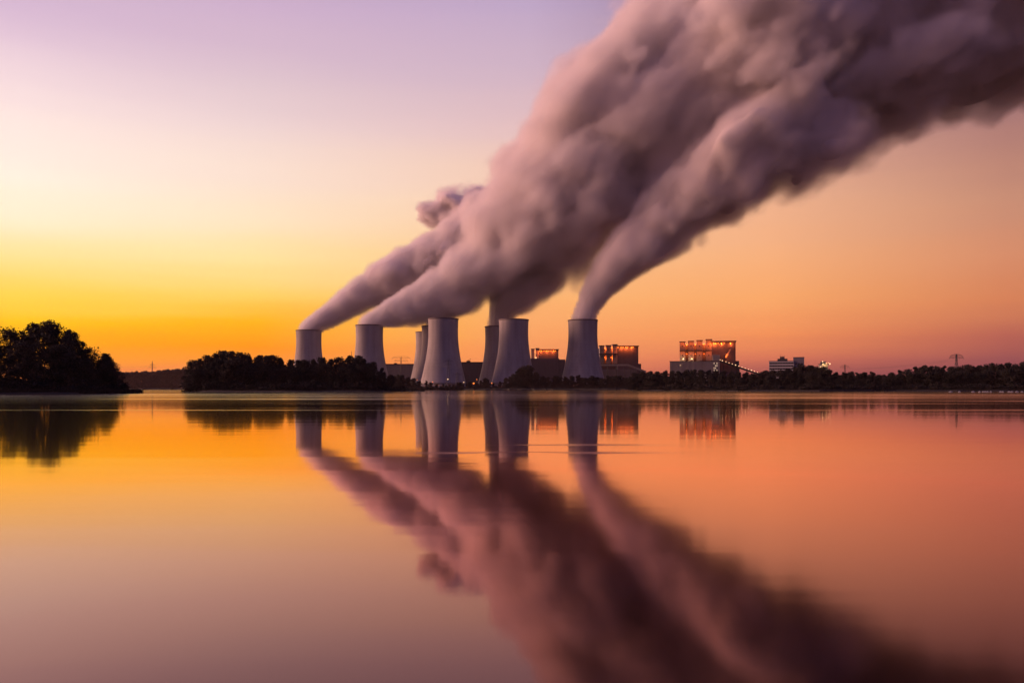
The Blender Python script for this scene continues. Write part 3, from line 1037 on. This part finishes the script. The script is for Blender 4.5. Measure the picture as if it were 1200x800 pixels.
# --- right shore wood
g = 'trees of the right shore wood'
rx = [744, 760, 790, 830, 850, 880, 900, 915, 930, 940, 955, 965, 975, 985, 995, 1003, 1010, 1017, 1030, 1040, 1060, 1065, 1075, 1085, 1093, 1103, 1112, 1125, 1140, 1155, 1175, 1200, 1290]
ry = [437, 434.5, 434, 433, 435, 437, 434.2, 434.2, 430, 428, 428, 431, 434, 436, 435, 435, 438, 434.5, 439, 437, 433, 431, 428, 428, 431, 428, 430, 429, 428, 426, 426, 425, 424]
i = 0
px = 744.0
while px < 1290:
    Y = float(np.interp(px, [744, 800, 880, 960, 1040, 1120, 1290], [690, 660, 590, 560, 580, 560, 545])) + random.uniform(-8, 14)
    if abs(px - 948) < 4: lab = 'highest tree of the clump between office block and floodlit tower'
    elif abs(px - 1080) < 4: lab = 'flat topped tree in the wood left of the lens armed pylon'
    elif px > 1200: lab = 'tree of the right shore wood beyond the right picture edge'
    elif px > 1040: lab = 'leafy tree in the dark right shore wood around the lens armed pylon'
    elif px > 890: lab = 'leafy tree in the right shore wood between office block and the dip'
    else: lab = 'leafy tree in the even wood in front of the biggest boiler house'
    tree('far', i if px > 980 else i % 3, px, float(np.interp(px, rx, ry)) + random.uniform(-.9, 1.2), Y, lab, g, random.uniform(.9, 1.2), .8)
    i += 1
    px += random.uniform(7, 10)
i = 0
px = 740.0
while px < 1280:
    Y = float(np.interp(px, [744, 800, 880, 960, 1040, 1120, 1290], [664, 628, 552, 522, 548, 530, 512])) + random.uniform(-4, 6)
    tree('far', i % 3, px, float(np.interp(px, rx, ry)) + random.uniform(4, 9), Y, 'low front tree at the water edge of the right shore wood', g, random.uniform(1.2, 1.5), .8)
    i += 1
    px += random.uniform(10, 14)
for i in range(88):
    px = 750 + i * 5.6 + random.uniform(-2, 2)
    Y = float(np.interp(px, [752, 800, 880, 960, 1040, 1120, 1320], [646, 606, 527, 498, 527, 508, 490])) + random.uniform(0, 5)
    if px < 1230:
        shrub(px, Y, random.uniform(3, 5.5), 'dark shrub at the waterline of the right shore wood', 'shrubs along the right shore', .5, 1.6)

# --- far wood on the horizon
def far_wood(name, px0, px1, Y, rows, step, base, label):
    cs = []
    px = px0
    while px < px1:
        t = float(np.interp(px, rows[0], rows[1])) + random.uniform(-1.3, .9)
        zt = Z(t, Y)
        r = random.uniform(5, 9)
        z = base
        while z < zt - r * .6:
            cs.append((X(px, Y) + random.uniform(-4, 4), Y + random.uniform(0, 45), z + r * .4, r))
            z += r * .9
        cs.append((X(px, Y), Y + random.uniform(0, 40), zt - r * .8, r))
        px += step
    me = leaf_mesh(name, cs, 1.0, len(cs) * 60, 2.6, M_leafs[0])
    o = bpy.data.objects.new(name, me)
    COL.objects.link(o)
    tag(o, label, kind='stuff')
far_wood('far_forest', 40, 360, 2700, ([60, 130, 150, 165, 185, 200, 215, 345], [437, 437, 436.5, 437, 435, 433, 433.5, 434]), 0.9, 1.0, 'hazy far wood beyond the gap between left bank and island')
far_wood('horizon_forest', 690, 1330, 1980, ([690, 1330], [441, 439]), 3.0, 1.0, 'far wood behind the right shore')

# --- reeds along the banks (nobody could count them)
def reeds(name, front, h, n, z0, label):
    pts = [Vector((X(a, b), b, 0)) for a, b in front]
    seg = [(p, q, (q - p).length) for p, q in zip(pts[:-1], pts[1:])]
    tot = sum(s_[2] for s_ in seg)
    V, Fc = [], []
    for (p, q, L) in seg:
        for i in range(int(n * L / tot)):
            c = p.lerp(q, random.random()) + Vector((random.uniform(-.6, .6), random.uniform(.3, 2.6), z0))
            hh = h * random.uniform(.5, 1.15)
            a = random.uniform(0, 6.28)
            d = Vector((math.cos(a), math.sin(a), 0)) * random.uniform(.04, .09)
            tip = c + Vector((random.uniform(-.25, .25), random.uniform(-.25, .25), hh))
            k = len(V)
            V += [c - d, c + d, c.lerp(tip, .6) + d * .8, tip, c.lerp(tip, .6) - d * .8]
            Fc.append((k, k + 1, k + 2, k + 3, k + 4))
    me = bpy.data.meshes.new(name)
    me.from_pydata([tuple(v) for v in V], [], Fc)
    me.materials.append(M_reed)
    o = bpy.data.objects.new(name, me)
    COL.objects.link(o)
    tag(o, label, kind='stuff')
reeds('reeds', [(-200, 219), (0, 233), (90, 241), (137, 263), (163, 286)], 1.5, 9000, .1, 'reeds along the left bank and its low spit')
reeds('reeds', [(221, 471), (240, 447), (330, 434), (440, 438), (497, 542)], 1.6, 9000, .1, 'reeds along the island shore')
reeds('reeds', [(754, 642), (800, 602), (880, 522), (960, 492), (1040, 522), (1120, 502), (1300, 482)], 1.6, 9000, .1, 'reeds along the right shore')

# --- row of small pale floats on the water by the right shore
for px, w in ((1115, 1.6), (1124, 1.1), (1139, 1.5), (1143, .9), (1150, .9), (1154.5, 1.0), (1161, 1.0), (1166, .9), (1170, .9), (1177, 1.2), (1182, 1.3), (1187, 1.2), (1192, 1.0), (1197, 1.4)):
    bm = bmesh.new()
    bmesh.ops.create_uvsphere(bm, u_segments=14, v_segments=8, radius=.42, matrix=Matrix.Diagonal((w * 1.5, 1, .7, 1)))
    bmesh.ops.create_cone(bm, cap_ends=True, segments=10, radius1=.12, radius2=.07, depth=.3, matrix=Matrix.Translation((0, 0, .36)))
    o = obj('buoy', bm, M_float, None, True)
    o.location = (X(px, 390), 390 + random.uniform(-4, 4), .1)
    tag(o, 'small pale buoy in the broken row on the water off the right shore', 'buoy', 'row of buoys off the right shore')

# ------------------------------------------------------------------ steam
def smooth_noise(shape, vox, wavelength, seed, axis_dir=None, stretch=1.0, power=1.75, cutoff=None):
    """Band limited fractal noise by FFT, optionally stretched along a direction; unit standard deviation."""
    rng = np.random.default_rng(seed)
    w = rng.standard_normal(shape).astype(np.float32)
    f = np.fft.rfftn(w)
    kx = np.fft.fftfreq(shape[0], vox)[:, None, None]
    ky = np.fft.fftfreq(shape[1], vox)[None, :, None]
    kz = np.fft.rfftfreq(shape[2], vox)[None, None, :]
    k2 = kx ** 2 + ky ** 2 + kz ** 2
    if axis_dir is not None:
        a = np.asarray(axis_dir, float); a /= np.linalg.norm(a)
        ka = kx * a[0] + ky * a[1] + kz * a[2]
        k2 = k2 + (stretch ** 2 - 1) * ka ** 2
    k = np.sqrt(k2) * wavelength
    amp = 1.0 / (1.0 + k ** 2) ** (power)
    if cutoff:
        amp *= np.exp(-(np.sqrt(k2) * cutoff) ** 2)
    out = np.fft.irfftn(f * amp, s=shape, axes=(0, 1, 2)).astype(np.float32)
    out -= out.mean()
    return out / (out.std() + 1e-9)

M_steam = bpy.data.materials.new('steam_volume')
M_steam.use_nodes = True
_t = M_steam.node_tree
for _n in list(_t.nodes):
    _t.nodes.remove(_n)
_pv = _t.nodes.new('ShaderNodeVolumePrincipled')
_pv.inputs['Color'].default_value = (0.96, 0.93, 0.93, 1)
_pv.inputs['Density'].default_value = 0.075
_pv.inputs['Anisotropy'].default_value = 0.0
_o = _t.nodes.new('ShaderNodeOutputMaterial')
_t.links.new(_pv.outputs[0], _o.inputs['Volume'])
M_core = mat('steam_body', (0.74, 0.70, 0.70), 1.0)
M_core.node_tree.nodes['Principled BSDF'].inputs['Specular IOR Level'].default_value = 0.0

def blur(a, vox, sigma):
    if sigma <= 0:
        return a
    f = np.fft.rfftn(np.pad(a, 4, mode='edge'))
    sh = tuple(v + 8 for v in a.shape)
    k2 = (np.fft.fftfreq(sh[0], vox)[:, None, None] ** 2 + np.fft.fftfreq(sh[1], vox)[None, :, None] ** 2 + np.fft.rfftfreq(sh[2], vox)[None, None, :] ** 2)
    f *= np.exp(-2 * math.pi ** 2 * sigma ** 2 * k2)
    return np.fft.irfftn(f, s=sh, axes=(0, 1, 2))[4:-4, 4:-4, 4:-4].astype(np.float32)

def steam(name, spine, label, vox, flow, seed, amp=0.22, soft=0.34, puff=(.36, .66), per=7, wisp=0.0, blur_m=5.5, fade0=0.4, ns=1.0, n2amp=0.19, group='steam plumes from the cooling towers'):
    """SPINE: (px, py, Y, radius in px). A union of puffs round the spine, roughened by noise stretched with the flow, kept as one density grid with a dense body inside."""
    rng = np.random.default_rng(seed)
    S = np.array([(*P(a, b, Y), r * Y / F) for a, b, Y, r in spine])
    seglen = np.linalg.norm(np.diff(S[:, :3], axis=0), axis=1)
    u = np.concatenate([[0], np.cumsum(seglen)])
    pts = []
    t = 0.0
    while t <= u[-1]:
        c = np.array([np.interp(t, u, S[:, j]) for j in range(4)])
        pts.append(c)
        t += max(3.0, c[3] * 0.22)
    puffs = []
    for i, c in enumerate(pts):
        r = c[3]
        early = min(1.0, i / 8.0)
        puffs.append((c[0], c[1], c[2], r * (0.95 - .17 * early)))
        for k in range(per):
            d = rng.normal(size=3); d /= np.linalg.norm(d)
            pr = r * rng.uniform(*puff)
            off = (r - pr) * rng.uniform(.85, 1.12) * (0.35 + .65 * early)
            puffs.append((c[0] + d[0] * off, c[1] + d[1] * off, c[2] + d[2] * off, pr))
    Q = np.array(puffs)
    lo = (Q[:, :3] - Q[:, 3:] * 1.25).min(0) - vox * 2
    hi = (Q[:, :3] + Q[:, 3:] * 1.25).max(0) + vox * 2
    lo[2] = max(lo[2], 108.0)
    shape = tuple(int(math.ceil(v)) + 1 for v in (hi - lo) / vox)
    hi = lo + vox * (np.array(shape) - 1)
    ax = [lo[j] + vox * np.arange(shape[j]) for j in range(3)]
    G = np.full(shape, -1.0, np.float32)            # signed depth in units of the local plume radius
    RR = np.full(shape, 1.0, np.float32)            # local radius
    big = np.interp(np.arange(len(Q)), np.arange(0, len(Q), per + 1), [p[3] for p in pts])
    for (x, y, z, r), Rl in zip(Q, big):
        ext = r + Rl * .5
        sl = []
        for j, c in enumerate((x, y, z)):
            a = max(0, int((c - ext - lo[j]) / vox)); b = min(shape[j], int((c + ext - lo[j]) / vox) + 2)
            sl.append(slice(a, b))
        if any(s_.start >= s_.stop for s_ in sl):
            continue
        d = np.sqrt((ax[0][sl[0]][:, None, None] - x) ** 2 + (ax[1][sl[1]][None, :, None] - y) ** 2 + (ax[2][sl[2]][None, None, :] - z) ** 2)
        v = ((r - d) / Rl).astype(np.float32)
        g_ = G[tuple(sl)]
        mk = v > g_
        g_[mk] = v[mk]
        RR[tuple(sl)][mk] = Rl
    G = blur(G, vox, blur_m)
    RR = blur(RR, vox, 12)
    n1 = smooth_noise(shape, vox, 110 * ns, seed + 1, flow, 1.45, 1.6)
    n2 = smooth_noise(shape, vox, 44 * ns, seed + 2, flow, 1.5, 1.6)
    h = np.clip((ax[2] - 113.0) / 60.0, 0.12, 1.0)[None, None, :].astype(np.float32)
    fade = np.clip((RR - 15) / 50.0, fade0, 1.0)
    G = G + amp * h * fade * (0.62 * n1 + n2amp * n2) + 0.02
    if wisp:
        G -= wisp * np.clip(n2, 0, 3)
    fr = np.clip(0.16 + 0.10 * n1, 0.05, 0.5) * (soft / 0.34)      # some borders crisp, others loose
    dens = np.clip(G / fr, 0, 1)
    dens = dens * dens * (3 - 2 * dens) * np.clip(60.0 / RR, 0.6, 2.2)
    core = (blur(G, vox, np.median(RR) * .10) - 0.30) * RR           # metres below where the body closes
    for j in range(3):                                  # the grid closes to nothing at its sides
        e = [slice(None)] * 3
        for q in (0, -1):
            e[j] = q
            dens[tuple(e)] = 0
            core[tuple(e)] = -5
    me = bpy.data.meshes.new('steam_samples')
    n = int(np.prod(shape))
    me.vertices.add(n)
    for nm, arr in (('density', dens), ('depth', core)):
        at = me.attributes.new(nm, 'FLOAT', 'POINT')
        at.data.foreach_set('value', np.ascontiguousarray(arr, np.float32).ravel())
    src = bpy.data.objects.new('steam_samples', me)          # only data for the nodes below, never linked to the scene
    ng = bpy.data.node_groups.new(name, 'GeometryNodeTree')
    ng.interface.new_socket('Geometry', in_out='INPUT', socket_type='NodeSocketGeometry')
    ng.interface.new_socket('Geometry', in_out='OUTPUT', socket_type='NodeSocketGeometry')
    gi, go = ng.nodes.new('GeometryNodeObjectInfo'), ng.nodes.new('NodeGroupOutput')
    gi.inputs['Object'].default_value = src
    GEO = gi.outputs['Geometry']
    pos = ng.nodes.new('GeometryNodeInputPosition')
    sub = ng.nodes.new('ShaderNodeVectorMath'); sub.operation = 'SUBTRACT'
    ng.links.new(pos.outputs[0], sub.inputs[0]); sub.inputs[1].default_value = tuple(lo)
    dv = ng.nodes.new('ShaderNodeVectorMath'); dv.operation = 'SCALE'
    ng.links.new(sub.outputs[0], dv.inputs[0]); dv.inputs['Scale'].default_value = 1.0 / vox
    sx = ng.nodes.new('ShaderNodeSeparateXYZ')
    ng.links.new(dv.outputs[0], sx.inputs[0])
    def toint(s_):
        f2 = ng.nodes.new('FunctionNodeFloatToInt'); f2.rounding_mode = 'ROUND'
        ng.links.new(s_, f2.inputs[0]); return f2.outputs[0]
    def imath(op, a, b):
        m_ = ng.nodes.new('FunctionNodeIntegerMath'); m_.operation = op
        for i_, v in enumerate((a, b)):
            if isinstance(v, int): m_.inputs[i_].default_value = v
            else: ng.links.new(v, m_.inputs[i_])
        return m_.outputs[0]
    ix, iy, iz = (toint(sx.outputs[j]) for j in range(3))
    idx = imath('ADD', imath('MULTIPLY', imath('ADD', imath('MULTIPLY', ix, shape[1]), iy), shape[2]), iz)
    def cube(attr, bgv):
        na = ng.nodes.new('GeometryNodeInputNamedAttribute'); na.data_type = 'FLOAT'; na.inputs[0].default_value = attr
        si = ng.nodes.new('GeometryNodeSampleIndex'); si.data_type = 'FLOAT'; si.domain = 'POINT'; si.clamp = True
        ng.links.new(GEO, si.inputs[0]); ng.links.new(na.outputs[0], si.inputs[1]); ng.links.new(idx, si.inputs['Index'])
        vc = ng.nodes.new('GeometryNodeVolumeCube')
        ng.links.new(si.outputs[0], vc.inputs['Density'])
        vc.inputs['Background'].default_value = bgv
        vc.inputs['Min'].default_value = tuple(lo); vc.inputs['Max'].default_value = tuple(hi)
        for j, k in enumerate('XYZ'): vc.inputs['Resolution ' + k].default_value = shape[j]
        return vc.outputs[0]
    vol = ng.nodes.new('GeometryNodeSetMaterial'); vol.inputs['Material'].default_value = M_steam
    ng.links.new(cube('density', 0.0), vol.inputs[0])
    v2m = ng.nodes.new('GeometryNodeVolumeToMesh')
    ng.links.new(cube('depth', -5.0), v2m.inputs[0]); v2m.inputs['Threshold'].default_value = 0.0
    sm = ng.nodes.new('GeometryNodeSetShadeSmooth'); ng.links.new(v2m.outputs[0], sm.inputs[0])
    ng.links.new(sm.outputs[0], go.inputs[0])
    # the dense body as a plain mesh
    tmp_me = bpy.data.meshes.new('tmp')
    tmp = bpy.data.objects.new('tmp', tmp_me)
    COL.objects.link(tmp)
    md = tmp.modifiers.new('steam', 'NODES'); md.node_group = ng
    dg = bpy.context.evaluated_depsgraph_get()
    body = bpy.data.meshes.new_from_object(tmp.evaluated_get(dg))
    bpy.data.objects.remove(tmp)
    body.name = name
    body.materials.clear()
    body.materials.append(M_core)
    body.polygons.foreach_set('use_smooth', np.ones(len(body.polygons), bool))
    o = bpy.data.objects.new(name, body)
    COL.objects.link(o)
    tag(o, label, 'steam plume', group)
    # the thin steam round it as a density grid
    ng.links.new(vol.outputs[0], go.inputs[0])
    vd = bpy.data.volumes.new('veil')
    vd.materials.append(M_steam)
    v = bpy.data.objects.new('veil', vd)
    COL.objects.link(v)
    v.parent = o
    md = v.modifiers.new('steam', 'NODES'); md.node_group = ng
    print('steam', name, shape, n, len(body.polygons))
    return o

FLOW = (0.72, -0.1, 0.62)
def ty(i): return towers[i].location.y
steam('steam_plume', [(362, 386, ty(0), 13.5), (374, 376, ty(0), 14.5), (392, 366, ty(0), 17.5), (425, 345, ty(0), 23), (465, 321, 1500, 28), (510, 296, 1490, 33), (550, 276, 1480, 40), (600, 240, 1470, 45)],
      'slanting steam plume from the tower at the far left end of the row', 4.0, FLOW, 100, amp=.26, ns=.7, fade0=.5)
steam('steam_plume', [(500, 250, 1540, 15), (516, 250, 1540, 22), (540, 250, 1540, 29), (566, 252, 1540, 34), (602, 252, 1530, 38)],
      'small detached dark puff of steam curling out left of the main plume', 3.6, (1, 0, .1), 140, amp=.27, wisp=.01, fade0=1.0, blur_m=3, ns=.5, n2amp=.45, soft=.6)
steam('steam_plume', [(433, 380, ty(1), 15), (446, 373, ty(1), 16), (470, 364, 1395, 21), (500, 352, 1395, 30), (545, 328, 1395, 45), (602, 279, 1390, 64), (655, 229, 1380, 90), (714, 170, 1360, 104),
                      (792, 120, 1340, 122), (868, 58, 1310, 146), (960, 38, 1280, 147), (1060, 15, 1250, 142), (1180, -5, 1210, 132), (1310, -30, 1160, 135)],
      'huge main steam plume swelling up from the second tower and filling the upper right sky', 5.0, FLOW, 200, amp=.2, per=9)
steam('steam_plume', [(584, 381.5, ty(5), 14), (588, 366, ty(5), 18), (594, 352, ty(5), 25), (608, 333, 1410, 38), (630, 302, 1400, 50)],
      'short upright steam plume from the rear tower of the central pair, joining the main plume', 4.0, (.3, 0, 1), 300, amp=.2)
steam('steam_plume', [(510, 381, ty(3), 12), (513, 371, ty(3), 13), (522, 362, ty(3), 16), (540, 350, 1405, 20)],
      'small steam plume coming off the mostly hidden middle tower of the trio', 4.0, (.5, 0, 1), 400, amp=.2)
steam('steam_plume', [(684, 374, ty(7), 15.5), (688, 360, ty(7), 16.5), (697, 343, ty(7), 20), (718, 318, 1285, 26), (752, 284, 1275, 37), (795, 238, 1260, 52), (845, 200, 1240, 62), (890, 160, 1220, 72), (945, 115, 1200, 80)],
      'separate steam plume rising from the lone right tower in front of the main plume', 4.0, FLOW, 500, amp=.22, per=9)

# ------------------------------------------------------------------ haze
def haze_box(density):
    m = bpy.data.materials.new('evening_haze')
    m.use_nodes = True
    t = m.node_tree
    for n in list(t.nodes):
        t.nodes.remove(n)
    v = t.nodes.new('ShaderNodeVolumePrincipled')
    v.inputs['Color'].default_value = (0.92, 0.62, 0.54, 1)
    v.inputs['Density'].default_value = density
    o_ = t.nodes.new('ShaderNodeOutputMaterial')
    t.links.new(v.outputs[0], o_.inputs['Volume'])
    bm = bmesh.new()
    box(bm, -3700, 3700, -260, 4900, -4.0, 960)
    bmesh.ops.recalc_face_normals(bm, faces=bm.faces)
    o = obj('haze', bm, m)
    tag(o, 'thin evening haze over the whole lake', kind='stuff')
if HAZE:
    haze_box(HAZE)
